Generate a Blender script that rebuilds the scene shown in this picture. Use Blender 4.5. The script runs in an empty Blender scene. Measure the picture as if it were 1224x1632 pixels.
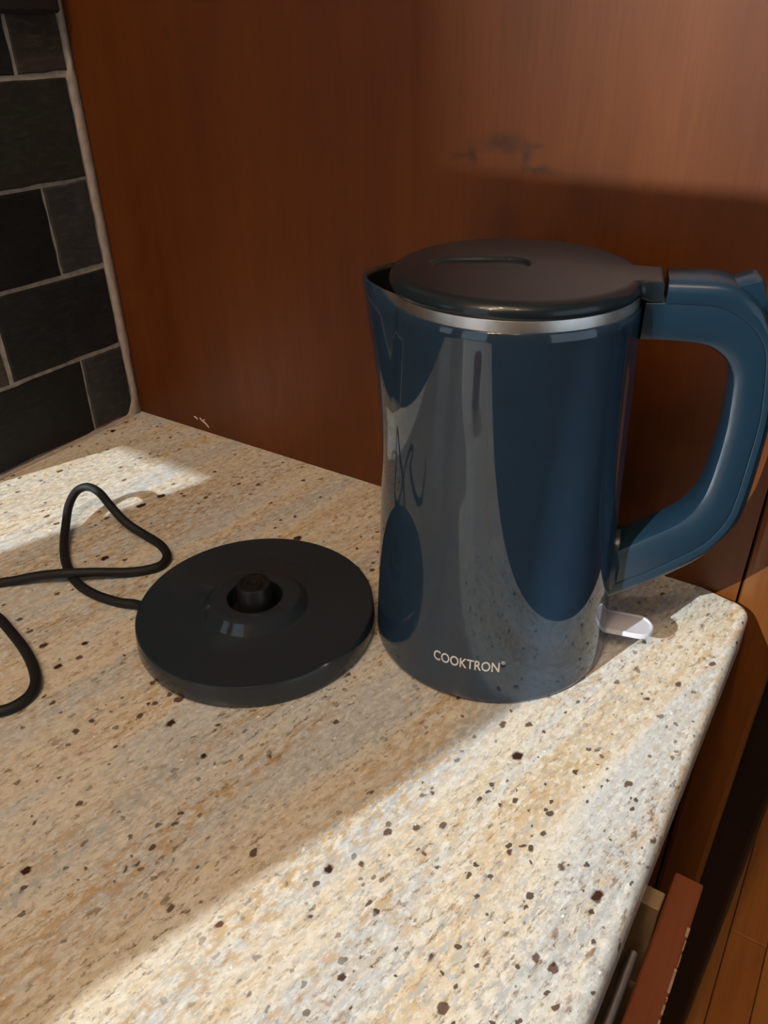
import bpy, bmesh, math, random
from mathutils import Vector, Matrix, noise

random.seed(7)
R = math.radians
C = bpy.context.scene.collection
scn = bpy.context.scene

# ------------------------------------------------------------------ camera
CAM = Vector((0.65730, -0.51434, 0.36034))
ROT = ((0.83921189, 0.54360483, -0.01473759),
       (0.27870418, -0.45321588, -0.8467109),
       (-0.46695544, 0.70646243, -0.53184909))
cd = bpy.data.cameras.new('camera')
cam = bpy.data.objects.new('camera', cd)
C.objects.link(cam)
m = Matrix(((ROT[0][0], -ROT[1][0], -ROT[2][0]),
            (ROT[0][1], -ROT[1][1], -ROT[2][1]),
            (ROT[0][2], -ROT[1][2], -ROT[2][2])))
cam.matrix_world = Matrix.Translation(CAM) @ m.to_4x4()
cd.sensor_fit = 'HORIZONTAL'
cd.sensor_width = 36.0
cd.lens = 1246.5 / 1224 * 36.0
cd.clip_start = 0.01
scn.camera = cam

# ------------------------------------------------------------------ world, sun, room lamps, exposure
w = bpy.data.worlds.new('world')
scn.world = w
w.use_nodes = True
bg = w.node_tree.nodes['Background']
bg.inputs['Color'].default_value = (0.70, 0.86, 1.0, 1)
bg.inputs['Strength'].default_value = 0.85

SUN_AZ, SUN_EL = 71.0, 28.0          # direction the light travels (azimuth) and its height
sd = bpy.data.lights.new('sun', 'SUN')
sd.energy = 4.7
sd.angle = R(0.26)
sd.color = (0.88, 0.97, 1.0)
sun = bpy.data.objects.new('sun', sd)
C.objects.link(sun)
dv = Vector((math.cos(R(SUN_AZ)) * math.cos(R(SUN_EL)), math.sin(R(SUN_AZ)) * math.cos(R(SUN_EL)), -math.sin(R(SUN_EL))))
sun.rotation_euler = dv.to_track_quat('-Z', 'Y').to_euler()

CEIL = 1.9
FLOOR = -0.92
LAMPS = [(0.590, -0.90, 9.5), (0.555, -1.30, 11.0), (0.525, -1.70, 12.5), (0.250, -1.50, 5.0), (1.05, -1.10, 7.5)]
for (lx, ly, le) in LAMPS:
    ld = bpy.data.lights.new('ceiling_lamp_light', 'POINT')
    ld.energy = le
    ld.color = (1.0, 0.74, 0.49)
    ld.shadow_soft_size = 0.03
    lo = bpy.data.objects.new('ceiling_lamp_light', ld)
    lo.location = (lx, ly, CEIL - 0.06)
    C.objects.link(lo)

vs = scn.view_settings
vs.view_transform = 'Standard'
vs.look = 'None'
vs.exposure = 0.0
vs.gamma = 1.0
vs.use_curve_mapping = False

# ------------------------------------------------------------------ material helpers
class NT:
    def __init__(self, name):
        self.m = bpy.data.materials.new(name)
        self.m.use_nodes = True
        self.t = self.m.node_tree
        self.b = self.t.nodes['Principled BSDF']
    def n(self, typ, **kw):
        nd = self.t.nodes.new(typ)
        for k, v in kw.items():
            if k.startswith('i_'):
                key = k[2:]
                key = int(key) if key.isdigit() else key.replace('_', ' ')
                nd.inputs[key].default_value = v
            else:
                setattr(nd, k, v)
        return nd
    def l(self, a, b):
        self.t.links.new(a, b)
    def math(self, op, a, b=None, clamp=False):
        nd = self.n('ShaderNodeMath', operation=op, use_clamp=clamp)
        for i, x in enumerate((a, b)):
            if x is None: continue
            if isinstance(x, (int, float)): nd.inputs[i].default_value = x
            else: self.l(x, nd.inputs[i])
        return nd.outputs[0]
    def ramp(self, fac, stops):
        nd = self.n('ShaderNodeValToRGB')
        el = nd.color_ramp.elements
        while len(el) < len(stops): el.new(0.5)
        for e, (p, c) in zip(el, stops):
            e.position = p
            e.color = (*c, 1) if len(c) == 3 else c
        self.l(fac, nd.inputs[0])
        return nd.outputs[0]
    def mix(self, fac, a, b, mode='MIX'):
        nd = self.n('ShaderNodeMix', data_type='RGBA', blend_type=mode)
        for i, x in ((0, fac), (6, a), (7, b)):
            if isinstance(x, (int, float)): nd.inputs[i].default_value = x
            elif isinstance(x, tuple): nd.inputs[i].default_value = (*x, 1)
            else: self.l(x, nd.inputs[i])
        return nd.outputs[2]
    def noise(self, vec, scale, detail=3, rough=0.55, dist=0.0):
        nd = self.n('ShaderNodeTexNoise')
        nd.inputs['Scale'].default_value = scale
        nd.inputs['Detail'].default_value = detail
        nd.inputs['Roughness'].default_value = rough
        nd.inputs['Distortion'].default_value = dist
        if vec is not None: self.l(vec, nd.inputs['Vector'])
        return nd
    def mapping(self, vec, rot=(0, 0, 0), scale=(1, 1, 1), loc=(0, 0, 0)):
        nd = self.n('ShaderNodeMapping')
        nd.inputs['Rotation'].default_value = rot
        nd.inputs['Scale'].default_value = scale
        nd.inputs['Location'].default_value = loc
        self.l(vec, nd.inputs['Vector'])
        return nd.outputs[0]
    def obj(self):
        return self.n('ShaderNodeTexCoord').outputs['Object']
    def pos(self):
        return self.n('ShaderNodeNewGeometry').outputs['Position']
    def bump(self, h, strength=0.2, dist=0.001):
        nd = self.n('ShaderNodeBump')
        nd.inputs['Strength'].default_value = strength
        nd.inputs['Distance'].default_value = dist
        self.l(h, nd.inputs['Height'])
        self.l(nd.outputs[0], self.b.inputs['Normal'])
    def set(self, **kw):
        for k, v in kw.items():
            key = k.replace('_', ' ')
            if isinstance(v, tuple) and len(v) == 3: v = (*v, 1)
            if hasattr(v, 'is_linked') or hasattr(v, 'links'): self.l(v, self.b.inputs[key])
            else: self.b.inputs[key].default_value = v
        return self

def simple(name, col, rough=0.4, ior=1.5, metal=0.0, var=0.08, vs_=60, bump=0.0, **kw):
    t = NT(name)
    nz = t.noise(t.obj(), vs_, 4)
    a = tuple(max(0, x * (1 - var)) for x in col)
    b = tuple(min(1, x * (1 + var)) for x in col)
    t.set(Base_Color=t.ramp(nz.outputs[0], [(0.3, a), (0.7, b)]), Roughness=rough, IOR=ior, Metallic=metal, **kw)
    if bump: t.bump(nz.outputs[0], bump, 0.0005)
    return t.m

# granite -----------------------------------------------------------
def granite():
    t = NT('granite')
    P = t.pos()
    S = t.mapping(P, rot=(0, 0, R(-79)))                      # u along the streaks
    st = t.mapping(S, scale=(0.22, 1, 1))                     # long streak space
    md = t.mapping(S, scale=(0.5, 1, 1))
    lo = t.mapping(S, scale=(0.12, 1, 1))
    big = t.noise(lo, 24, 5, 0.6, 0.25)
    base = t.ramp(big.outputs[0], [(0.30, (0.68, 0.53, 0.35)), (0.40, (0.77, 0.66, 0.49)), (0.49, (0.80, 0.74, 0.63)),
                                   (0.555, (0.66, 0.68, 0.68)), (0.61, (0.60, 0.63, 0.645)), (0.68, (0.79, 0.72, 0.58))])
    # pale crystals
    c1 = t.noise(t.mapping(S, scale=(0.6, 1, 1)), 330, 3, 0.65)
    base = t.mix(t.ramp(c1.outputs[0], [(0.48, (0, 0, 0)), (0.62, (0.7, 0.7, 0.7))]), base, (0.88, 0.865, 0.82))
    c2 = t.noise(t.mapping(S, scale=(0.55, 1, 1), loc=(2, 5, 3)), 280, 4, 0.7)
    base = t.mix(t.ramp(c2.outputs[0], [(0.51, (0, 0, 0)), (0.64, (0.62, 0.62, 0.62))]), base, (0.53, 0.44, 0.33))
    # ochre flecks, dense in some streaks
    og = t.noise(md, 190, 4, 0.7)
    om = t.noise(lo, 30, 3)
    of = t.math('MULTIPLY', t.ramp(og.outputs[0], [(0.46, (0, 0, 0)), (0.58, (1, 1, 1))]),
                t.ramp(om.outputs[0], [(0.44, (0.05, 0.05, 0.05)), (0.62, (0.8, 0.8, 0.8))]))
    base = t.mix(of, base, (0.55, 0.355, 0.15))
    # grey blue mineral flecks
    gg = t.noise(t.mapping(md, loc=(3, 7, 1)), 250, 4, 0.7)
    gm = t.noise(t.mapping(lo, loc=(5, 2, 9)), 28, 3)
    gf = t.math('MULTIPLY', t.ramp(gg.outputs[0], [(0.48, (0, 0, 0)), (0.60, (1, 1, 1))]),
                t.ramp(gm.outputs[0], [(0.44, (0.06, 0.06, 0.06)), (0.62, (0.8, 0.8, 0.8))]))
    base = t.mix(gf, base, (0.45, 0.475, 0.485))
    # fine brown threads, gathered along some streaks
    dt = t.noise(t.mapping(S, scale=(0.40, 1, 1), loc=(1, 1, 4)), 300, 4, 0.75)
    dm = t.noise(t.mapping(lo, loc=(8, 3, 2)), 26, 3)
    df = t.math('MULTIPLY', t.ramp(dt.outputs[0], [(0.54, (0, 0, 0)), (0.66, (1, 1, 1))]),
                t.ramp(dm.outputs[0], [(0.38, (0.25, 0.25, 0.25)), (0.62, (0.95, 0.95, 0.95))]))
    base = t.mix(df, base, (0.21, 0.135, 0.065))
    d2 = t.noise(t.mapping(md, loc=(9, 4, 4)), 150, 3, 0.7)
    d2m = t.noise(t.mapping(lo, loc=(1, 6, 7)), 34, 3)
    d2f = t.math('MULTIPLY', t.ramp(d2.outputs[0], [(0.58, (0, 0, 0)), (0.66, (1, 1, 1))]),
                 t.ramp(d2m.outputs[0], [(0.50, (0, 0, 0)), (0.64, (0.8, 0.8, 0.8))]))
    base = t.mix(d2f, base, (0.20, 0.10, 0.035))
    # garnets: sparse dark spots of uneven size
    nzv = t.noise(P, 220, 2)
    wv = t.n('ShaderNodeVectorMath', operation='MULTIPLY_ADD')
    t.l(nzv.outputs[1], wv.inputs[0]); wv.inputs[1].default_value = (0.004, 0.004, 0.004)
    t.l(t.mapping(S, scale=(0.75, 1, 1)), wv.inputs[2])
    def spots(scale, thr, size, col, amount=1.0, clus=None):
        nonlocal base
        v = t.n('ShaderNodeTexVoronoi', feature='F1')
        v.inputs['Scale'].default_value = scale
        t.l(wv.outputs[0], v.inputs['Vector'])
        sp = t.n('ShaderNodeSeparateColor'); t.l(v.outputs['Color'], sp.inputs[0])
        on = t.math('GREATER_THAN', sp.outputs[0], thr)
        rad = t.math('MULTIPLY', t.math('ADD', t.math('MULTIPLY', sp.outputs[1], 0.8), 0.35), size)
        k = t.math('SUBTRACT', rad, v.outputs['Distance'])
        k = t.math('MULTIPLY', k, 14, clamp=True)
        f = t.math('MULTIPLY', t.math('MULTIPLY', on, k), amount)
        if clus is not None: f = t.math('MULTIPLY', f, clus)
        base = t.mix(f, base, col)
    cl = t.ramp(t.noise(st, 9, 2).outputs[0], [(0.40, (0.1, 0.1, 0.1)), (0.60, (1, 1, 1))])
    spots(64, 0.80, 0.235, (0.055, 0.022, 0.014))
    spots(118, 0.75, 0.27, (0.09, 0.040, 0.022), 0.9)
    spots(205, 0.66, 0.33, (0.06, 0.033, 0.018), 0.9, cl)
    spots(260, 0.965, 0.28, (0.95, 0.95, 0.93))
    t.set(Base_Color=base, Roughness=0.16, IOR=1.45)
    t.bump(t.noise(P, 420, 2).outputs[0], 0.08, 0.0004)
    return t.m

# stained wood --------------------------------------------------------
def wood(name, dark, light, axis='Z', rough=0.42, knot=False, scale=1.0, ior=1.5):
    t = NT(name)
    P = t.pos()
    sc = {'Z': (1, 1, 0.06), 'Y': (1, 0.05, 1), 'X': (0.06, 1, 1)}[axis]
    g = t.noise(t.mapping(P, scale=sc), 55 * scale, 5, 0.6, 0.4)
    b = t.noise(t.mapping(P, scale=tuple(0.35 + 0.65 * x for x in sc)), 9 * scale, 3, 0.5, 0.5)
    f = t.noise(t.mapping(P, scale=sc), 400 * scale, 2, 0.5)
    fac = t.math('ADD', t.math('MULTIPLY', g.outputs[0], 0.35), t.math('MULTIPLY', b.outputs[0], 0.65))
    col = t.ramp(fac, [(0.32, dark), (0.66, light)])
    col = t.mix(t.ramp(f.outputs[0], [(0.48, (0, 0, 0)), (0.75, (0.25, 0.25, 0.25))]), col, tuple(x * 0.6 for x in dark))
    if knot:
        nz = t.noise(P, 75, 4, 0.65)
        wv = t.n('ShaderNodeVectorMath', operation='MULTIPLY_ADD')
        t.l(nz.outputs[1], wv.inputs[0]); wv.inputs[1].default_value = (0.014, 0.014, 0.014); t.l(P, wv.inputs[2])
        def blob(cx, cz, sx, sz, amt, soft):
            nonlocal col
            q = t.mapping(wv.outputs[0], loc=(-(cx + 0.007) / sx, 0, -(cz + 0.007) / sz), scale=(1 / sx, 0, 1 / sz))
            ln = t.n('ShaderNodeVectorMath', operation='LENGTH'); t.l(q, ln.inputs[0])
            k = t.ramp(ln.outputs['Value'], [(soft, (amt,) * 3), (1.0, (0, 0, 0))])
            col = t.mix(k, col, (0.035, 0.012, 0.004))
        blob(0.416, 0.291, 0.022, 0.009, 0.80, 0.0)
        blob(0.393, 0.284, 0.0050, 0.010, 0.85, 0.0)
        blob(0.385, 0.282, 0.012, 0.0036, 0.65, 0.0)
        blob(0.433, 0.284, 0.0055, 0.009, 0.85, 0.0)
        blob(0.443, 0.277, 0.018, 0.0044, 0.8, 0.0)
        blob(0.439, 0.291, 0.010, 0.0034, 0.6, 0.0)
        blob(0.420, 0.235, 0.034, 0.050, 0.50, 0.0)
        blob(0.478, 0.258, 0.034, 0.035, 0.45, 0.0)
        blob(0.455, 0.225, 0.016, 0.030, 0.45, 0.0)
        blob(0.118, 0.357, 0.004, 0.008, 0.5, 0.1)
    t.set(Base_Color=col, Roughness=rough, IOR=ior, Specular_IOR_Level=0.36 if knot else 0.5)
    t.bump(g.outputs[0], 0.05, 0.0006)
    return t.m

def slate(name, c1, c2):
    t = NT(name)
    P = t.pos()
    n1 = t.noise(P, 22, 5, 0.6, 0.6)
    n2 = t.noise(t.mapping(P, scale=(1, 0.5, 1.6)), 140, 4, 0.65)
    col = t.ramp(n1.outputs[0], [(0.3, c1), (0.7, c2)])
    col = t.mix(t.ramp(n2.outputs[0], [(0.5, (0, 0, 0)), (0.75, (0.4, 0.4, 0.4))]), col, tuple(min(1, x * 2.2 + 0.01) for x in c2))
    t.set(Base_Color=col, Roughness=0.6, Specular_IOR_Level=0.3)
    t.bump(t.math('ADD', n1.outputs[0], t.math('MULTIPLY', n2.outputs[0], 0.5)), 0.5, 0.002)
    return t.m

M = {}
M['granite'] = granite()
M['panel'] = wood('stained_panel_wood', (0.080, 0.0180, 0.0012), (0.134, 0.0345, 0.0026), 'Z', 0.47, knot=True)
M['stile'] = wood('stained_stile_wood', (0.105, 0.033, 0.006), (0.17, 0.056, 0.012), 'Z', 0.36)
M['cabinet'] = wood('stained_cabinet_wood', (0.05, 0.015, 0.004), (0.085, 0.027, 0.007), 'Z', 0.4)
M['drawer_front'] = wood('red_stained_drawer_wood', (0.15, 0.040, 0.013), (0.22, 0.062, 0.021), 'Y', 0.42)
M['drawer_side'] = wood('pale_drawer_wood', (0.30, 0.20, 0.12), (0.42, 0.30, 0.18), 'X', 0.5)
M['floor_wood'] = wood('floor_wood', (0.40, 0.125, 0.026), (0.64, 0.24, 0.058), 'Y', 0.35)
M['floor_wood_b'] = wood('floor_wood_warm', (0.46, 0.165, 0.036), (0.72, 0.30, 0.08), 'Y', 0.35, scale=1.3)
M['slates'] = [slate('slate_black', (0.004, 0.0042, 0.0045), (0.009, 0.009, 0.0095)),
               slate('slate_charcoal', (0.009, 0.0092, 0.0095), (0.019, 0.019, 0.019)),
               slate('slate_grey', (0.022, 0.023, 0.0245), (0.048, 0.048, 0.050)),
               slate('slate_brown', (0.036, 0.029, 0.022), (0.068, 0.054, 0.042)),
               slate('slate_green', (0.016, 0.016, 0.0125), (0.030, 0.029, 0.023))]
M['grout'] = simple('tan_grout', (0.40, 0.36, 0.31), 0.9, var=0.25, vs_=150, bump=0.6)
M['caulk'] = simple('pale_caulk', (0.38, 0.32, 0.28), 0.8, var=0.15, vs_=120, bump=0.4)
M['body_paint'] = simple('glossy_blue_grey_enamel', (0.020, 0.044, 0.080), 0.025, 1.68, var=0.05)
M['lid_plastic'] = simple('satin_blue_grey_plastic', (0.0125, 0.021, 0.030), 0.30, 1.4, var=0.05, vs_=900, bump=0.02, Coat_Weight=0.35, Coat_Roughness=0.07)
M['handle_plastic'] = simple('satin_blue_plastic', (0.0085, 0.0235, 0.0400), 0.26, 1.5, var=0.05, vs_=900, bump=0.02)
M['rail_steel'] = simple('rail_steel', (0.86, 0.83, 0.82), 0.38, metal=1.0)
M['worn'] = simple('worn_wood', (0.42, 0.28, 0.20), 0.8, var=0.3, vs_=300)
M['steel'] = simple('brushed_steel', (0.80, 0.75, 0.71), 0.36, metal=1.0, var=0.06, vs_=200)
M['shaded_steel'] = simple('shaded_steel_liner', (0.10, 0.095, 0.09), 0.5, metal=1.0)  # inner pot steel, shade inside the spout put into the colour
M['base_plastic'] = simple('dark_slate_plastic', (0.021, 0.029, 0.038), 0.10, 1.5, var=0.06, vs_=900, bump=0.02)
M['black_plastic'] = simple('black_plastic', (0.010, 0.010, 0.010), 0.35)
M['cord_rubber'] = simple('black_cord_rubber', (0.0045, 0.0045, 0.005), 0.65)
M['print'] = simple('silver_print', (0.80, 0.79, 0.74), 0.35)
M['chip'] = simple('bare_chip', (0.62, 0.56, 0.48), 0.8)
M['wall_paint'] = simple('cream_wall_paint', (0.15, 0.115, 0.085), 0.9, vs_=8)
M['ceiling_paint'] = simple('white_ceiling_paint', (0.75, 0.72, 0.66), 0.9, vs_=8)
M['white_trim'] = simple('white_trim_paint', (0.72, 0.71, 0.68), 0.5)
M['ground'] = simple('pale_paving', (0.38, 0.36, 0.33), 0.9, vs_=3, var=0.3)
t = NT('clear_smoky_plastic')
t.set(Base_Color=(0.80, 0.80, 0.88), Roughness=0.12, IOR=1.45, Transmission_Weight=0.3)
M['lever'] = t.m
M['shade_strip'] = simple('tile_shade_dark', (0.012, 0.009, 0.008), 0.6)  # near-black tone painting the shade above the tiles
M['fridge'] = simple('black_appliance_enamel', (0.010, 0.0075, 0.007), 0.45, 1.4)
t = NT('lamp_glow')
t.set(Base_Color=(1, 0.9, 0.75), Emission_Color=(1.0, 0.75, 0.45), Emission_Strength=6.0)
M['lamp'] = t.m

# ------------------------------------------------------------------ object helpers
def link(name, bm_or_me, mat, parent=None, smooth=False, mw=None, angle=None):
    if isinstance(bm_or_me, bmesh.types.BMesh):
        bmesh.ops.recalc_face_normals(bm_or_me, faces=bm_or_me.faces)
        me = bpy.data.meshes.new(name)
        bm_or_me.to_mesh(me); bm_or_me.free()
    else:
        me = bm_or_me
    if mat is not None and not me.materials: me.materials.append(mat)
    if smooth or angle:
        for p in me.polygons: p.use_smooth = True
    if angle:
        me.set_sharp_from_angle(angle=R(angle))
    o = bpy.data.objects.new(name, me)
    C.objects.link(o)
    if parent is not None: o.parent = parent
    return o

def thing(name, label, cat, loc=(0, 0, 0), group=None):
    o = bpy.data.objects.new(name, None)
    o.empty_display_size = 0.05
    C.objects.link(o)
    o.location = loc
    o['label'] = label; o['category'] = cat
    if group: o['group'] = group
    return o

def struct(name, bm, mat, **kw):
    o = link(name, bm, mat, **kw)
    o['kind'] = 'structure'
    return o

def box(bm, a, b, bev=0.0, seg=2):
    r = bmesh.ops.create_cube(bm, size=1.0)
    vs_ = r['verts']
    for v in vs_:
        v.co = Vector([(a[i] + b[i]) / 2 + v.co[i] * (b[i] - a[i]) for i in range(3)])
    if bev:
        es = list({e for v in vs_ for e in v.link_edges})
        bmesh.ops.bevel(bm, geom=es, offset=bev, segments=seg, profile=0.5, affect='EDGES')
    return bm

def boxbm(a, b, bev=0.0, seg=2):
    return box(bmesh.new(), a, b, bev, seg)

def lathe(prof, n=96, rad=None):
    """prof: list of (r, z); rad(theta, r, z) may alter the radius and height"""
    bm = bmesh.new()
    rings = []
    for (r, z) in prof:
        if r < 1e-7:
            rings.append([bm.verts.new((0, 0, z))])
            continue
        ring = []
        for k in range(n):
            th = 2 * math.pi * k / n
            rr, zz = (r, z) if rad is None else rad(th, r, z)
            ring.append(bm.verts.new((rr * math.cos(th), rr * math.sin(th), zz)))
        rings.append(ring)
    for a, b in zip(rings, rings[1:]):
        if len(a) == 1 and len(b) == 1: continue
        for k in range(n):
            k2 = (k + 1) % n
            if len(a) == 1: bm.faces.new((a[0], b[k], b[k2]))
            elif len(b) == 1: bm.faces.new((a[k], b[0], a[k2]))
            else: bm.faces.new((a[k], b[k], b[k2], a[k2]))
    return bm

def catmull(pts, sub=10):
    P = [Vector(p) for p in pts]
    P = [P[0] * 2 - P[1]] + P + [P[-1] * 2 - P[-2]]
    out = []
    for i in range(1, len(P) - 2):
        p0, p1, p2, p3 = P[i - 1:i + 3]
        for k in range(sub):
            s = k / sub
            out.append(0.5 * ((2 * p1) + (p2 - p0) * s + (2 * p0 - 5 * p1 + 4 * p2 - p3) * s * s + (3 * p1 - p0 - 3 * p2 + p3) * s ** 3))
    out.append(P[-2])
    return out

def tube(pts, rad, n=12, bm=None, caps=True):
    bm = bm or bmesh.new()
    up = Vector((0, 0, 1))
    rings = []
    for i, p in enumerate(pts):
        d = (pts[min(i + 1, len(pts) - 1)] - pts[max(i - 1, 0)]).normalized()
        s = d.cross(up)
        if s.length < 1e-4: s = d.cross(Vector((1, 0, 0)))
        s.normalize(); u = s.cross(d)
        rings.append([bm.verts.new(p + (s * math.cos(2 * math.pi * k / n) + u * math.sin(2 * math.pi * k / n)) * rad) for k in range(n)])
    for a, b in zip(rings, rings[1:]):
        for k in range(n): bm.faces.new((a[k], b[k], b[(k + 1) % n], a[(k + 1) % n]))
    if caps:
        bm.faces.new(rings[0]); bm.faces.new(rings[-1])
    return bm

# ================================================================== THE SETTING
XL, XR, YF, YB = -1.9, 2.6, -2.0, 1.3
fl = struct('floor', boxbm((XL, YF, FLOOR - 0.06), (XR, YB, FLOOR - 0.012)), M['cabinet'])
struct('ceiling', boxbm((XL, YF, CEIL), (XR, YB, CEIL + 0.05)), M['ceiling_paint'])
struct('wall_back', boxbm((XL, YB, FLOOR - 0.06), (XR, YB + 0.05, CEIL)), M['wall_paint'])
FILL_OPEN = (-1.45, 0.25, -0.10, 1.35)            # added right wall opening, lets cool sky fill reach the kettle
bm = boxbm((XR, YF, FLOOR - 0.06), (XR + 0.05, FILL_OPEN[0], CEIL))
box(bm, (XR, FILL_OPEN[1], FLOOR - 0.06), (XR + 0.05, YB, CEIL))
box(bm, (XR, FILL_OPEN[0], FLOOR - 0.06), (XR + 0.05, FILL_OPEN[1], FILL_OPEN[2]))
box(bm, (XR, FILL_OPEN[0], FILL_OPEN[3]), (XR + 0.05, FILL_OPEN[1], CEIL))
struct('wall_right', bm, M['wall_paint'])
bm = bmesh.new()
for (a_, b_) in (((FILL_OPEN[0] - .05, FILL_OPEN[2] - .05), (FILL_OPEN[0], FILL_OPEN[3] + .05)), ((FILL_OPEN[1], FILL_OPEN[2] - .05), (FILL_OPEN[1] + .05, FILL_OPEN[3] + .05)), ((FILL_OPEN[0], FILL_OPEN[2] - .05), (FILL_OPEN[1], FILL_OPEN[2])), ((FILL_OPEN[0], FILL_OPEN[3]), (FILL_OPEN[1], FILL_OPEN[3] + .05))):
    box(bm, (XR - 0.012, a_[0], a_[1]), (XR, b_[0], b_[1]), 0.002)
struct('window_4', bm, M['white_trim'])
struct('wall_far_left', boxbm((XL - 0.05, YF, FLOOR - 0.06), (XL, YB, CEIL)), M['wall_paint'])

# floor boards near the cabinet foot, laid along y
pw = 0.057
row = 0
x = 0.612
while x < 1.30:
    y = -0.75 + random.uniform(-0.4, 0)
    while y < 1.28:
        ln = random.uniform(0.5, 0.95)
        y2 = min(y + ln, 1.29)
        bm = boxbm((x + 0.0006, y + 0.0006, FLOOR - 0.012), (x + pw - 0.0006, y2 - 0.0006, FLOOR + random.uniform(-0.0006, 0.0004)), 0.0012, 1)
        link('floor_board', bm, M['floor_wood'] if random.random() < 0.6 else M['floor_wood_b'], fl)
        y = y2
    x += pw
    row += 1

# wall with two window openings behind the photographer
W1 = (-1.05, -0.49, 0.25, 1.10)
W2 = (-0.102, 0.62, 0.0, 1.358)
W3 = (-0.36, 0.62, 1.398, 1.82)          # upper light above the transom bar
bm = bmesh.new()
ya, yb = YF - 0.03, YF
zt, zb = CEIL + 0.05, FLOOR - 0.06
box(bm, (XL, ya, zb), (W1[0], yb, zt))
box(bm, (W1[0], ya, zb), (W1[1], yb, W1[2]))
box(bm, (W1[0], ya, W1[3]), (W1[1], yb, zt))
box(bm, (W1[1], ya, zb), (W3[0], yb, zt))
box(bm, (W3[0], ya, zb), (W2[0], yb, W3[2]))
box(bm, (W3[0], ya, W3[3]), (W3[1], yb, zt))
box(bm, (W2[0], ya, zb), (W2[1], yb, W2[2]))
box(bm, (W2[1], ya, zb), (XR, yb, zt))
struct('wall_front', bm, M['wall_paint'])
for i, W in enumerate((W1, W2)):
    bm = bmesh.new()
    q = 0.035
    box(bm, (W[0] - q, yb, W[2] - q), (W[0], yb + 0.012, W[3]), 0.002)
    box(bm, (W[1], yb, W[2] - q), (W[1] + q, yb + 0.012, W[3]), 0.002)
    if i == 0: box(bm, (W[0] - q, yb, W[3]), (W[1] + q, yb + 0.012, W[3] + q), 0.002)
    else: box(bm, (W[0], yb - 0.012, W[3]), (W[1], yb, W3[2]), 0.002)
    struct('window_%d' % (i + 1), bm, M['white_trim'])
bm = bmesh.new()                           # added unseen slats, graded to fade the sun's left edge on the panel
NS = 34
for k in range(NS):
    c0 = W3[0] + 0.19 * k / NS
    box(bm, (c0, yb - 0.02, W3[2]), (c0 + 0.19 / NS * (1 - k / NS), yb - 0.019, W3[3]))
struct('window_3', bm, M['white_trim'])
bm = bmesh.new()                           # added unseen wedge on the jamb, bends the sun's shadow edge
f_ = [bm.verts.new((x_, y_, z_)) for y_ in (yb - 0.02, yb - 0.005) for (x_, z_) in ((-0.103, 0.880), (-0.055, 0.852), (-0.055, 0.80), (-0.103, 0.70))]
bm.faces.new(f_[:4]); bm.faces.new(f_[4:])
for k in range(4): bm.faces.new((f_[k], f_[(k + 1) % 4], f_[4 + (k + 1) % 4], f_[4 + k]))
struct('sun_wedge', bm, M['white_trim'])
struct('ground', boxbm((-14, -26, -1.6), (14, YF - 0.2, -1.5)), M['ground'])

# tiled wall on the left -----------------------------------------------
WL = -0.205
wl = struct('wall_left', boxbm((-0.05, WL, FLOOR), (-0.0014, 0.0, CEIL)), M['grout'])
ZJ = [0.002, 0.080, 0.161, 0.241, 0.325, 0.407, 0.49]
rows_ = [[(-0.0105, -0.0600, 2), (-0.0625, -0.190, 0)],
         [(-0.0110, -0.1345, 1), (-0.1400, -0.2045, 3)],
         [(-0.0115, -0.0580, 2), (-0.0605, -0.185, 0)],
         [(-0.0110, -0.1300, 4), (-0.1340, -0.2045, 1)],
         [(-0.0070, -0.0570, 3), (-0.0605, -0.185, 1)],
         [(-0.0070, -0.1300, 1), (-0.1340, -0.2045, 0)]]
def tile_bm(y0, y1, z0, z1, seed):
    """flat slate with an uneven, softly broken edge"""
    rnd = random.Random(seed)
    n = 7
    def edge(p, q, wob):
        return [(p[0] + (q[0] - p[0]) * k / n + rnd.uniform(-wob, wob) * (0 < k),
                 p[1] + (q[1] - p[1]) * k / n + rnd.uniform(-wob, wob) * (0 < k)) for k in range(n)]
    a, b = min(y0, y1), max(y0, y1)
    cs = [(a, z0), (b, z0), (b, z1), (a, z1)]
    cs = [(c[0] + rnd.uniform(-.0008, .0008), c[1] + rnd.uniform(-.0008, .0008)) for c in cs]
    out = []
    for i in range(4): out += edge(cs[i], cs[(i + 1) % 4], 0.0006)
    cy, cz = (a + b) / 2, (z0 + z1) / 2
    bm = bmesh.new()
    pr = 0.0004 + rnd.uniform(-0.0004, 0.0006)
    tilt = rnd.uniform(-0.006, 0.006)
    levels = []
    for (xx, ins) in ((-0.006, 0), (pr - 0.0012, 0), (pr, 0.0013)):
        lv = []
        for (yy, zz) in out:
            dy = yy - math.copysign(min(ins, abs(yy - cy)), yy - cy) if ins else yy
            dz = zz - math.copysign(min(ins, abs(zz - cz)), zz - cz) if ins else zz
            lv.append(bm.verts.new((xx + tilt * (yy - cy), dy, dz)))
        levels.append(lv)
    N = len(out)
    for u, v in zip(levels, levels[1:]):
        for k in range(N): bm.faces.new((u[k], u[(k + 1) % N], v[(k + 1) % N], v[k]))
    bm.faces.new(levels[-1]); bm.faces.new(levels[0])
    return bm
sd_ = 1
for r_, cells in enumerate(rows_):
    for (y0, y1, mi) in cells:
        g = 0.0022
        link('slate_tile', tile_bm(y0, y1, ZJ[r_] + g, ZJ[r_ + 1] - g, sd_), M['slates'][mi], wl)
        sd_ += 1
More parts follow.
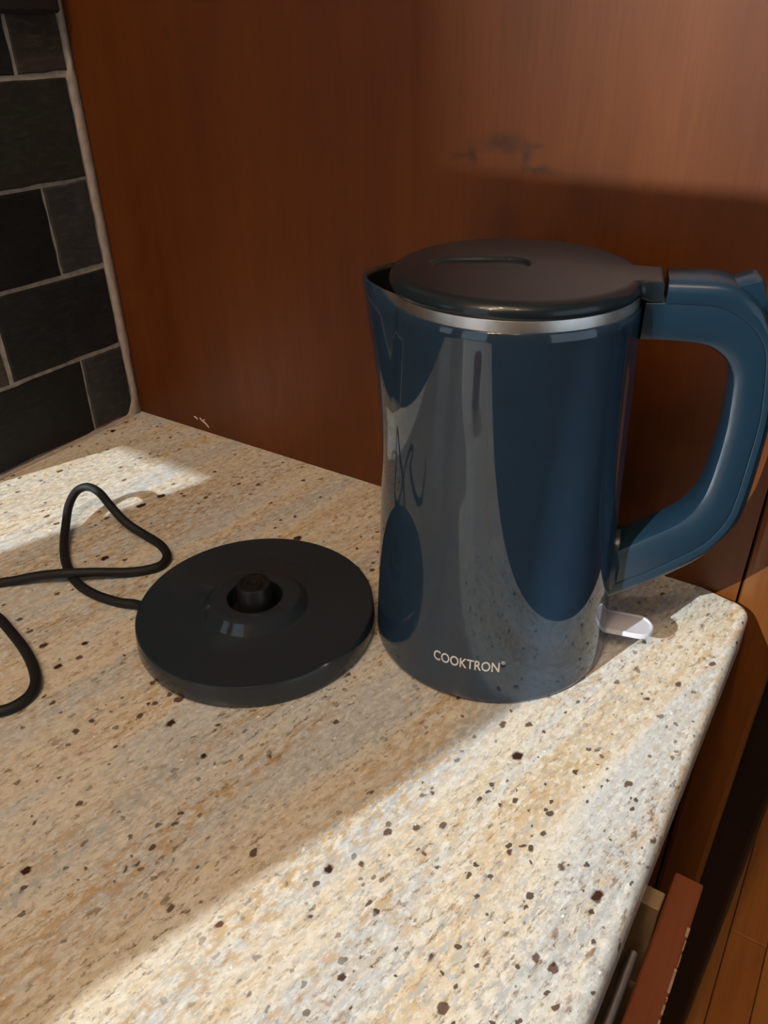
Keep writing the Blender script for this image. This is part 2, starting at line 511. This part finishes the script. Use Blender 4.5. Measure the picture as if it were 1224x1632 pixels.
# grout smear running up the corner between tiles and cabinet side
bm = bmesh.new()
prev = None
rnd = random.Random(3)
N = 90
for k in range(N + 1):
    z = 0.0 + 0.48 * k / N
    wd = 0.0105 + rnd.uniform(-0.0006, 0.0006)
    inner = -0.0005
    if z > 0.327: wd, inner = 0.0075 + rnd.uniform(-0.0007, 0.0007), -0.0028
    if z < 0.068: inner = -0.0022
    if z < 0.02: wd += 0.012 * (1 - z / 0.02)
    ring = [bm.verts.new(v) for v in ((-0.004, -wd, z), (0.0006, -wd + 0.0012, z), (0.0018, -wd * 0.5, z), (0.0014, inner - 0.0004, z), (-0.004, inner, z))]
    if prev:
        for i in range(4): bm.faces.new((prev[i], prev[i + 1], ring[i + 1], ring[i]))
    prev = ring
link('corner_grout', bm, M['caulk'], wl, smooth=True)
bm = bmesh.new()          # thin grout line where the bottom course meets the stone
prev = None
for k in range(31):
    y = -0.01 - 0.19 * k / 30
    h = 0.0032 + rnd.uniform(-0.0008, 0.0012)
    ring = [bm.verts.new(v) for v in ((-0.004, y, h), (0.0006, y, h * 0.8), (0.0026, y, 0.0003))]
    if prev:
        for i in range(2): bm.faces.new((prev[i], prev[i + 1], ring[i + 1], ring[i]))
    prev = ring
link('bottom_grout', bm, M['caulk'], wl, smooth=True)

# ================================================================== TALL CABINET (wooden side panel)
tc = thing('tall_cabinet', 'tall stained wooden cabinet whose plain brown side stands behind the kettle', 'cabinet', (0.33, 0.3, FLOOR))
def off(o, par):                         # keep world coordinates for children of a placed empty
    o.location = -Vector(par.location)
    return o
TOP = 1.25
off(link('side_panel', boxbm((0.0, 0.0, FLOOR), (0.6240, 0.018, TOP)), M['panel'], tc), tc)
off(link('face_frame', boxbm((0.6250, 0.0, FLOOR), (0.660, 0.018, TOP), 0.0045, 2), M['stile'], tc), tc)
off(link('side_panel', boxbm((0.0, 0.80, FLOOR), (0.660, 0.818, TOP)), M['cabinet'], tc), tc)
off(link('top_panel', boxbm((0.0, 0.018, 0.95), (0.640, 0.80, TOP)), M['cabinet'], tc), tc)
off(link('back_panel', boxbm((0.0, 0.018, FLOOR), (0.012, 0.80, 0.95)), M['cabinet'], tc), tc)
rf = thing('refrigerator', 'black refrigerator beyond the wooden cabinet edge, a dark strip above the floor boards', 'refrigerator', (0.35, 0.4, FLOOR))
off(link('body', boxbm((0.02, 0.024, FLOOR), (0.640, 0.794, 0.93), 0.003), M['fridge'], rf), rf)
off(link('door', boxbm((0.642, 0.020, FLOOR + 0.02), (0.6910, 0.79, 0.92), 0.006, 3), M['fridge'], rf), rf)
def chip(pts, parent, th=0.0008):
    bm = bmesh.new()
    pr = None
    for (x_, z_, w_) in pts:
        ring = [bm.verts.new((x_, 0.0, z_ + w_)), bm.verts.new((x_, -th, z_ + w_ * .4)), bm.verts.new((x_, -th, z_ - w_ * .4)), bm.verts.new((x_, 0.0, z_ - w_))]
        if pr:
            for i in range(3): bm.faces.new((pr[i], pr[i + 1], ring[i + 1], ring[i]))
        else: bm.faces.new(ring)
        pr = ring
    bm.faces.new(pr)
    o = off(link('paint_chip', bm, M['chip'], parent), parent)
    o['label'] = 'pale chipped mark low on the panel'
    return o
chip([(0.0820, 0.0135, .0006), (0.0835, 0.0132, .0010), (0.0855, 0.0122, .0010), (0.087, 0.0115, .0004)], tc)
chip([(0.0905, 0.0140, .0008), (0.0920, 0.0118, .0011), (0.0945, 0.0107, .0012), (0.098, 0.0090, .0012), (0.1005, 0.0068, .0010), (0.1018, 0.0060, .0003)], tc)
chip([(0.0945, 0.0115, .0010), (0.0955, 0.0130, .0010), (0.0970, 0.0132, .0005)], tc)

# dark strip put in for the shade along the top of the tiles
struct('tile_top_shade', boxbm((-0.001, -0.204, 0.3695), (0.012, -0.0115, 0.43), 0.003, 2), M['shade_strip'])

# ================================================================== COUNTERTOP
XC, YE = 0.636, -1.60
rc = 0.014
out = [(0.0, YE, 0, 0), (XC, YE, 1, 0)]
for k in range(1, 24): out.append((XC, YE + (YE * -1 - rc - 0.001) * k / 23, 1, 0))
for k in range(1, 13):
    a = R(90 * k / 12)
    out.append((XC - rc + rc * math.cos(a), -0.001 - rc + rc * math.sin(a), math.cos(a), math.sin(a)))
out += [(0.600, -0.0005, 0, 0), (0.0, -0.0005, 0, 0)]
bm = bmesh.new()
lv = []
br = 0.0065
prof = [(0.0, -0.031)] + [(0.0, -br)] + [(br * (1 - math.cos(R(a))), -br + br * math.sin(R(a))) for a in (15, 30, 45, 60, 75, 90)]
for (ins, z) in prof:
    lv.append([bm.verts.new((x_ - nx * ins, y_ - ny * ins, z)) for (x_, y_, nx, ny) in out])
N = len(out)
for a, b in zip(lv, lv[1:]):
    for k in range(N): bm.faces.new((a[k], a[(k + 1) % N], b[(k + 1) % N], b[k]))
bm.faces.new(lv[-1]); bm.faces.new(lv[0][::-1])
ct = link('countertop', bm, M['granite'], angle=40)
ct['label'] = 'cream and grey speckled granite worktop with dark garnet spots and rounded edge'
ct['category'] = 'countertop'

# ================================================================== BASE CABINET with its open drawer
bc = thing('base_cabinet', 'wooden base cabinet under the granite with its top drawer pulled open', 'cabinet', (0.30, -0.8, FLOOR))
off(link('carcass', boxbm((0.0, YE + 0.01, FLOOR), (0.585, -0.001, -0.16)), M['cabinet'], bc), bc)
off(link('front_frame', boxbm((0.585, YE + 0.01, FLOOR + 0.1), (0.606, -0.19, -0.18), 0.0015), M['cabinet'], bc), bc)
off(link('top_rail', boxbm((0.560, YE + 0.01, -0.050), (0.606, -0.002, -0.0315), 0.001), M['cabinet'], bc), bc)
DT = -0.060
dr = off(link('drawer', boxbm((0.10, -0.80, -0.150), (0.644, -0.212, -0.140)), M['drawer_side'], bc), bc)
df = link('drawer_front', boxbm((0.6455, -0.83, -0.175), (0.6615, -0.196, DT), 0.0012, 2), M['drawer_front'], dr)
ds = link('drawer_side', boxbm((0.10, -0.2235, -0.140), (0.6445, -0.2115, DT - 0.002), 0.0006, 1), M['drawer_side'], dr)
ds = link('drawer_side', boxbm((0.10, -0.812, -0.140), (0.6445, -0.800, DT - 0.002), 0.0006, 1), M['drawer_side'], dr)
# worn edge along the drawer front
bm = bmesh.new()
rr = random.Random(11)
y = -0.226
while y > -0.36:
    l_ = rr.uniform(0.001, 0.012) * (0.3 if rr.random() < .5 else 1)
    w_ = rr.uniform(0.0003, 0.0024) ** 1.0
    box(bm, (0.6614 - w_ * .6, y - l_, DT - 0.0008), (0.6617, y, DT + 0.0002), 0.0002, 1)
    y -= l_ + rr.uniform(0.0001, 0.004)
wo = link('worn_edge', bm, M['worn'], dr)
wo['label'] = 'scuffed pale edge of the drawer front'
wo['kind'] = 'stuff'
rod = tube([Vector((0.6395, -0.2535, -0.064)), Vector((0.6395, -0.258, -0.064)), Vector((0.6395, -0.79, -0.064))], 0.0030, 20)
o = link('metal_rail', rod, M['rail_steel'], dr, angle=40)
o['label'] = 'chrome rail inside the drawer'

# ================================================================== KETTLE
KX, KY = 0.4835, -0.1195
HA = 18.0                                   # azimuth of the handle
kt = thing('electric_kettle', 'glossy dark blue grey electric kettle with steel rim band standing beside its base', 'kettle', (KX, KY, 0))
kt.rotation_euler = (0, 0, R(HA))           # local +x = handle, -x = spout
RB, TAPER = 0.0790, 0.0445
def r0(z): return RB - TAPER * z
def wrap(a): return (a + math.pi) % (2 * math.pi) - math.pi
def spout_g(th):
    d = abs(wrap(th - math.pi)) / R(34)
    if d >= 1: return 0.0
    s = math.sqrt(d * d + 0.012) - math.sqrt(0.012)
    s1 = math.sqrt(1.012) - math.sqrt(0.012)
    k = 1 - s / s1
    return k * k * (3 - 2 * k) * 0.35 + k * 0.65
def spout_a(z):
    u = (z - 0.128) / (0.2345 - 0.128)
    return 0.0165 * max(0.0, u) ** 1.35
def brad(th, r, z):
    g = spout_g(th)
    k = max(0.0, (z - 0.21) / 0.0235)
    zz = z + 0.0056 * min(1.0, g * 3.0) * k * k
    return r + spout_a(z) * g, zz
ZR = 0.2335
prof = [(0.0, 0.0022), (RB - 0.006, 0.0022), (RB - 0.0035, 0.0005), (RB - 0.0015, 0.0006), (RB - 0.0003, 0.0018), (r0(0.004) , 0.004)]
nz_ = 46
for k in range(1, nz_ + 1):
    z = 0.004 + (ZR - 0.004) * k / nz_
    prof.append((r0(z), z))
prof.append((r0(ZR) - 0.0006, ZR + 0.0006))
prof.append((r0(ZR) - 0.0022, ZR + 0.0006))
link('body', lathe(prof, 240, brad), M['body_paint'], kt, smooth=True)

# steel rim: the lip of the inner pot, follows the spout
def rrad(th, r, z):
    g = spout_g(th)
    return r + 0.0163 * g, z
rt = r0(ZR)
prof = [(rt - 0.0011, ZR - 0.004), (rt - 0.0011, ZR + 0.0058), (rt - 0.0013, ZR + 0.0062), (rt - 0.0019, ZR + 0.0062), (rt - 0.0022, ZR + 0.0056), (rt - 0.0024, ZR + 0.0040)]
def rrad2(th, r, z):
    if z > 0.21: return rrad(th, r, z)
    return r, z
link('rim_band', lathe(prof, 240, rrad2), M['steel'], kt, angle=35)

prof = [(rt - 0.0024, ZR + 0.0042), (rt - 0.0027, ZR - 0.01), (rt - 0.0036, 0.17), (rt - 0.0036, 0.03), (0.0, 0.03)]
link('inner_pot', lathe(prof, 160, rrad2), M['shaded_steel'], kt, angle=35)

# lid with hinge arm
LR, AW, AL = 0.0680, 0.0152, 0.0768
def lid_r(th):
    c, s = math.cos(th), abs(math.sin(th))
    if c <= 0.2: return LR
    arm = min(AL / c, AW / max(s, 1e-4))
    k = 0.010
    h = max(0.0, min(1.0, 0.5 + 0.5 * (LR - arm) / k))
    return arm + (LR - arm) * h + k * h * (1 - h) * (1 if arm > 0.03 else 1)
ZL = 0.2398
LT = 0.2478
def lid_top(r):
    return LT + 0.0012 * (1 - (r / 0.0672) ** 2)
PA = R(10)
def recess(x_, y_):
    """depth of the finger hollow, long axis turned a little from the handle"""
    cx_, cy_ = -0.019, -0.0010
    dx, dy = x_ - cx_, y_ - cy_
    u = dx * math.cos(PA) + dy * math.sin(PA)
    v = -dx * math.sin(PA) + dy * math.cos(PA)
    hl, hw = 0.0150, 0.0125
    du = max(abs(u) - hl, 0.0)
    d = hw - math.hypot(du, v)
    t_ = max(0.0, min(1.0, d / 0.0014))
    return 0.0018 * t_ * t_ * (3 - 2 * t_)
bm = bmesh.new()
n = 300
thetas = []
for k in range(n): thetas.append(2 * math.pi * k / n)
rings = []
er = 0.0075
insets = []
def low(t_, z):                       # the hinge arm hangs a little lower than the lid's edge
    r_ = lid_r(t_)
    k = max(0.0, min(1.0, (r_ - LR - 0.0005) / 0.004)) if math.cos(t_) > 0 else 0.0
    return z - 0.0024 * k
def er_at(t_):
    r_ = lid_r(t_)
    e = abs(r_ * math.sin(t_))
    k = max(0.0, min(1.0, (r_ * math.cos(t_) - AL + 0.0025) / 0.002)) if math.cos(t_) > 0 else 0.0
    return 0.0068 + (0.0012 - 0.0068) * k
for (ins, z) in [(0.003, ZL), (0.0008, ZL), (0.0002, ZL + 0.0006), (0.0, ZL + 0.0014), (0.0, ZL + 0.0022)]:
    rings.append([bm.verts.new(((lid_r(t_) - ins) * math.cos(t_), (lid_r(t_) - ins) * math.sin(t_), low(t_, z))) for t_ in thetas])
zs = ZL + 0.0022
for a in (12, 24, 36, 48, 60, 72, 82, 90):
    ring = []
    for t_ in thetas:
        r_ = lid_r(t_) - er_at(t_) * (1 - math.cos(R(a)))
        top = lid_top(r_) if r_ < 0.0672 else LT
        z = zs + (top - zs) * math.sin(R(a))
        ring.append(bm.verts.new((r_ * math.cos(t_), r_ * math.sin(t_), z)))
    rings.append(ring)
K = 74
for j in range(1, K):
    f = 1 - j / K
    ring = []
    for t_ in thetas:
        r_ = (lid_r(t_) - er_at(t_)) * f
        x_, y_ = r_ * math.cos(t_), r_ * math.sin(t_)
        ring.append(bm.verts.new((x_, y_, (lid_top(r_) if r_ < 0.0672 else LT) - recess(x_, y_))))
    rings.append(ring)
cv = bm.verts.new((0, 0, lid_top(0) - recess(0, 0)))
for a, b in zip(rings, rings[1:]):
    for k in range(n): bm.faces.new((a[k], a[(k + 1) % n], b[(k + 1) % n], b[k]))
for k in range(n): bm.faces.new((rings[-1][k], rings[-1][(k + 1) % n], cv))
bm.faces.new(rings[0][::-1])
lid = link('lid', bm, M['lid_plastic'], kt, angle=55)

# handle: two shells swept along a loop in the x-z plane -----------------
inner = [(0.0690, 0.2158), (0.0800, 0.2162), (0.0913, 0.2162), (0.1000, 0.2155), (0.1060, 0.2138), (0.1127, 0.2089), (0.1165, 0.2030), (0.1185, 0.1960), (0.1200, 0.1795),
         (0.1203, 0.1645), (0.1188, 0.1380), (0.1160, 0.1240), (0.1110, 0.1135), (0.1040, 0.1055), (0.0883, 0.0933), (0.0800, 0.0865), (0.0730, 0.081)]
part = [(0.0690, 0.2368), (0.0800, 0.2372), (0.0913, 0.2374), (0.1030, 0.2370), (0.1110, 0.2345), (0.1185, 0.2300), (0.1250, 0.2240), (0.1310, 0.2130), (0.1350, 0.1880),
        (0.1360, 0.1690), (0.1345, 0.1290), (0.1320, 0.1140), (0.1255, 0.1000), (0.1170, 0.0900), (0.0985, 0.0740), (0.0850, 0.0640), (0.0735, 0.056)]
outer = [(0.0785, 0.2482), (0.0840, 0.2484), (0.0935, 0.2486), (0.1050, 0.2484), (0.1140, 0.2458), (0.1220, 0.2400), (0.1285, 0.2320), (0.1355, 0.2170), (0.1405, 0.1900),
         (0.1424, 0.1700), (0.1416, 0.1300), (0.1385, 0.1100), (0.1300, 0.0930), (0.1200, 0.0810), (0.1020, 0.0650), (0.0880, 0.0540), (0.0745, 0.045)]
def shell(ia, ob, hw_in, hw_out, b, bin_=None):
    """closed section between two curves, bevelled edges"""
    A = catmull([(p[0], 0, p[1]) for p in ia], 8)
    B = catmull([(p[0], 0, p[1]) for p in ob], 8)
    bi = bin_ if bin_ is not None else b
    bm = bmesh.new()
    rings = []
    for p, q in zip(A, B):
        d = (q - p); L = d.length; d.normalize()
        sec = []
        for (s, y_) in ((0, hw_in - bi), (bi * .3, hw_in - bi * .3), (bi, hw_in), (L * .5, (hw_in + hw_out) / 2 + 0.0002), (L - b, hw_out), (L - b * .55, hw_out - b * .14), (L - b * .14, hw_out - b * .55), (L, hw_out - b)):
            sec.append((s, y_))
        full = sec + [(s, -y_) for (s, y_) in reversed(sec)]
        rings.append([bm.verts.new((p.x + d.x * s, y_, p.z + d.z * s)) for (s, y_) in full])
    n_ = len(rings[0])
    for a, c_ in zip(rings, rings[1:]):
        for k in range(n_): bm.faces.new((a[k], a[(k + 1) % n_], c_[(k + 1) % n_], c_[k]))
    bm.faces.new(rings[0]); bm.faces.new(rings[-1][::-1])
    return bm
hb = shell(inner, part, 0.0142, 0.0150, 0.0006, 0.0042)
link('handle_grip', hb, M['handle_plastic'], kt, angle=38)
hc = shell([(max(p[0], 0.0783 + 0.004 * i) if i < 2 else p[0], p[1]) for i, p in enumerate(part)], outer, 0.0155, 0.0155, 0.0050, 0.0004)
link('handle_cap', hc, M['handle_plastic'], kt, angle=38)
# short neck where the lid arm rests and the lower foot of the handle meets the body
fo = lathe([(0.0, -0.003), (0.0175, -0.003), (0.0175, 0.0005), (0.0160, 0.0022), (0.0, 0.0022)], 48)
bmesh.ops.scale(fo, vec=(1.45, 0.98, 1), verts=fo.verts)
bmesh.ops.transform(fo, matrix=Matrix.Translation((0.0765, 0, 0.0655)) @ Matrix.Rotation(R(90), 4, 'Y'), verts=fo.verts)
link('handle_foot', fo, M['handle_plastic'], kt, angle=40)
# lid release button
bt = catmull([(0.1000, 0, 0.2489), (0.1030, 0, 0.2466), (0.1085, 0, 0.2462), (0.1150, 0, 0.2484), (0.1205, 0, 0.2500), (0.1232, 0, 0.2485), (0.1262, 0, 0.2405), (0.1288, 0, 0.2345)], 6)
bm = bmesh.new(); rings = []
for i, p in enumerate(bt):
    u = i / (len(bt) - 1)
    wv_ = 0.0108 * min(1.0, (u / 0.12) ** 0.5 if u > 0 else 0.05) * (1 if u < .85 else 1 - (u - .85) * 1.2)
    rings.append([bm.verts.new((p.x - dx_, y_ * wv_, p.z - dz_)) for (y_, dx_, dz_) in ((-1, .004, .008), (-1, 0, 0.0010), (-.9, 0, 0), (0, 0, -0.0003), (.9, 0, 0), (1, 0, 0.0010), (1, .004, .008))])
for a, b in zip(rings, rings[1:]):
    for k in range(6): bm.faces.new((a[k], a[k + 1], b[k + 1], b[k]))
    bm.faces.new((a[6], a[0], b[0], b[6]))
bm.faces.new(rings[0]); bm.faces.new(rings[-1][::-1])
link('release_button', bm, M['handle_plastic'], kt, angle=40)

# power lever: clear tab under the handle
bm = bmesh.new()
pts = []
hw = 0.0108
L0, L1 = 0.0735, 0.1085
for k in range(0, 17):
    a = R(-90 + 180 * k / 16)
    pts.append((L1 - hw + hw * math.cos(a), hw * math.sin(a)))
for k in range(0, 9):
    a = R(90 + 180 * k / 8)
    pts.append((L0 + 0.004 + 0.004 * math.cos(a), hw * math.sin(a)))
def lev_z(x_): return 0.0195 - 0.05 * (x_ - L0)
lv = []
for (ins, dz) in ((0.0012, -0.0045), (0.0, -0.0035), (0.0, -0.0008), (0.0006, 0.0), (0.0016, 0.0), (0.0021, -0.0009)):
    ring = []
    for (x_, y_) in pts:
        cx_ = max(L0 + 0.004, min(L1 - hw, x_))
        d = Vector((x_ - cx_, y_)); l_ = d.length
        q = d * ((l_ - ins) / l_) if l_ > ins else d * 0
        xx = cx_ + q.x
        ring.append(bm.verts.new((xx, q.y, lev_z(xx) + dz)))
    lv.append(ring)
N = len(pts)
for a, b in zip(lv, lv[1:]):
    for k in range(N): bm.faces.new((a[k], a[(k + 1) % N], b[(k + 1) % N], b[k]))
bm.faces.new(lv[0][::-1]); bm.faces.new(lv[-1])
o = link('power_lever', bm, M['lever'], kt, angle=40)
o['label'] = 'pale translucent switch lever'

# printed name, bent onto the body ---------------------------------------
def bent_text(body, size, sx, az0, z0, name, extr=0.00015, bold=0.0):
    cu = bpy.data.curves.new(name, 'FONT')
    cu.body = body; cu.size = size; cu.align_x = 'LEFT'; cu.extrude = extr; cu.offset = bold
    cu.resolution_u = 6
    ob = bpy.data.objects.new(name, cu)
    C.objects.link(ob)
    dg = bpy.context.evaluated_depsgraph_get(); dg.update()
    me = bpy.data.meshes.new_from_object(ob.evaluated_get(dg))
    bpy.data.objects.remove(ob)
    return me
def place_text(me, az0, az1, z0, lean=0.0, width=None):
    xs = [v.co.x for v in me.vertices]
    x0, x1 = min(xs), max(xs)
    for v in me.vertices:
        u = (v.co.x - x0) / (x1 - x0)
        a = R(az0 + (az1 - az0) * u - HA)
        z = z0 + v.co.y
        r = r0(z) + 0.00012 + max(0.0, v.co.z) * 0.6
        v.co = Vector((r * math.cos(a), r * math.sin(a), z))
    return me
me = place_text(bent_text('COOKTRON', 0.0102, 1, 0, 0, 'brand_text', bold=0.00012), -90.6, -60.2, 0.0268)
o = link('printed_name', me, M['print'], kt); o['label'] = 'silver lettering printed low on the body'
me = place_text(bent_text('\u00ae', 0.0036, 1, 0, 0, 'mark_text'), -59.6, -57.8, 0.0326)
o = link('registered_mark', me, M['print'], kt); o['label'] = 'tiny silver ring mark after the lettering'

# ================================================================== KETTLE BASE with cord
BX, BY = 0.3455, -0.2065
kb = thing('kettle_base', 'dark grey round power base with black cord lying left of the kettle', 'kettle base', (BX, BY, 0))
prof = [(0.0, 0.0012), (0.078, 0.0012), (0.0812, 0.0014), (0.0826, 0.0024), (0.0831, 0.0040), (0.0820, 0.0164), (0.0816, 0.0172), (0.0808, 0.0176),
        (0.060, 0.0178), (0.0375, 0.0180), (0.0364, 0.0184), (0.0312, 0.0247), (0.0300, 0.0252), (0.0205, 0.0252), (0.0195, 0.0248), (0.0190, 0.0240), (0.0186, 0.0100), (0.0, 0.0100)]
link('disk', lathe(prof, 160), M['base_plastic'], kb, angle=25)
prof = [(0.0, 0.0095), (0.0183, 0.0095), (0.0183, 0.0118), (0.0135, 0.0122), (0.0128, 0.0125), (0.0122, 0.0140), (0.0117, 0.0345), (0.0112, 0.0356), (0.0104, 0.0360), (0.0090, 0.0360), (0.0086, 0.0348),
        (0.0062, 0.0348), (0.0058, 0.0358), (0.0042, 0.0358), (0.0038, 0.0346), (0.0016, 0.0346), (0.0012, 0.0330), (0.0, 0.0330)]
link('connector', lathe(prof, 72), M['black_plastic'], kb, angle=30)
for k in range(4):
    a = R(45 + 90 * k)
    bm = lathe([(0.0, 0.0), (0.007, 0.0), (0.0075, 0.0005), (0.0075, 0.0014), (0.0, 0.0014)], 20)
    o = link('rubber_foot', bm, M['cord_rubber'], kb)
    o.location = (0.066 * math.cos(a), 0.066 * math.sin(a), 0)
# cord: pixel-measured path on the stone, given as world points
CORD = [
    (0.2861, -0.2456, 0.0060),
    (0.2631, -0.2413, 0.0045),
    (0.2466, -0.2458, 0.0035),
    (0.2228, -0.2489, 0.0032),
    (0.1995, -0.2462, 0.0032),
    (0.1740, -0.2354, 0.0032),
    (0.1516, -0.2201, 0.0040),
    (0.1330, -0.2023, 0.0090),
    (0.1195, -0.1869, 0.0150),
    (0.1154, -0.1742, 0.0210),
    (0.1224, -0.1672, 0.0240),
    (0.1370, -0.1674, 0.0230),
    (0.1538, -0.1715, 0.0180),
    (0.1748, -0.1750, 0.0100),
    (0.1955, -0.1746, 0.0045),
    (0.2160, -0.1769, 0.0032),
    (0.2319, -0.1846, 0.0032),
    (0.2380, -0.1958, 0.0032),
    (0.2336, -0.2066, 0.0034),
    (0.2229, -0.2188, 0.0045),
    (0.2061, -0.2340, 0.0075),
    (0.1891, -0.2490, 0.0092),
    (0.1725, -0.2596, 0.0070),
    (0.1589, -0.2699, 0.0040),
    (0.1503, -0.2777, 0.0032),
    (0.1403, -0.2921, 0.0032),
    (0.1283, -0.3147, 0.0032),
    (0.1339, -0.3324, 0.0032),
    (0.1484, -0.3315, 0.0032),
    (0.1617, -0.3109, 0.0032),
    (0.1804, -0.3034, 0.0032),
    (0.2101, -0.3089, 0.0032),
    (0.2389, -0.3171, 0.0032),
    (0.2611, -0.3276, 0.0032),
    (0.2709, -0.3380, 0.0032),
    (0.2718, -0.3500, 0.0032),
    (0.2665, -0.3595, 0.0032),
    (0.2489, -0.3796, 0.0032),
    (0.2222, -0.4109, 0.0032),
]
cp = catmull([Vector(p) for p in CORD], 10)
cbm = tube(cp, 0.0036, 12)
o = link('power_cord', cbm, M['cord_rubber'], kb, smooth=True)
o.location = -Vector(kb.location)
o['label'] = 'thin black cord looping across the stone'

# ================================================================== AMBER TUMBLER (behind the camera, mirrored in the kettle)
t = NT('amber_glass')
t.set(Base_Color=(0.75, 0.32, 0.05), Roughness=0.12, IOR=1.45, Transmission_Weight=0.4)
tb = thing('tumbler', 'short amber glass tumbler on the worktop, mirrored in the kettle side', 'tumbler', (0.474, -0.770, 0))
prof = [(0.0, 0.0005), (0.030, 0.0005), (0.033, 0.003), (0.037, 0.052), (0.0362, 0.0532), (0.0350, 0.052), (0.031, 0.008), (0.0, 0.007)]
link('cup', lathe(prof, 48), t.m, tb, angle=30)

# ================================================================== CEILING LAMPS (real fittings for the lights above)
for i, (lx, ly, le) in enumerate(LAMPS):
    t_ = thing('ceiling_lamp', 'small round recessed ceiling lamp above the worktop', 'lamp', (lx, ly, CEIL), 'recessed ceiling lamps')
    ring = lathe([(0.060, 0.0), (0.060, -0.006), (0.052, -0.010), (0.046, -0.008), (0.045, 0.0)], 40)
    link('trim_ring', ring, M['white_trim'], t_, angle=40)
    gl = lathe([(0.045, -0.0015), (0.0, -0.0015)], 40)
    link('lens', gl, M['lamp'], t_)
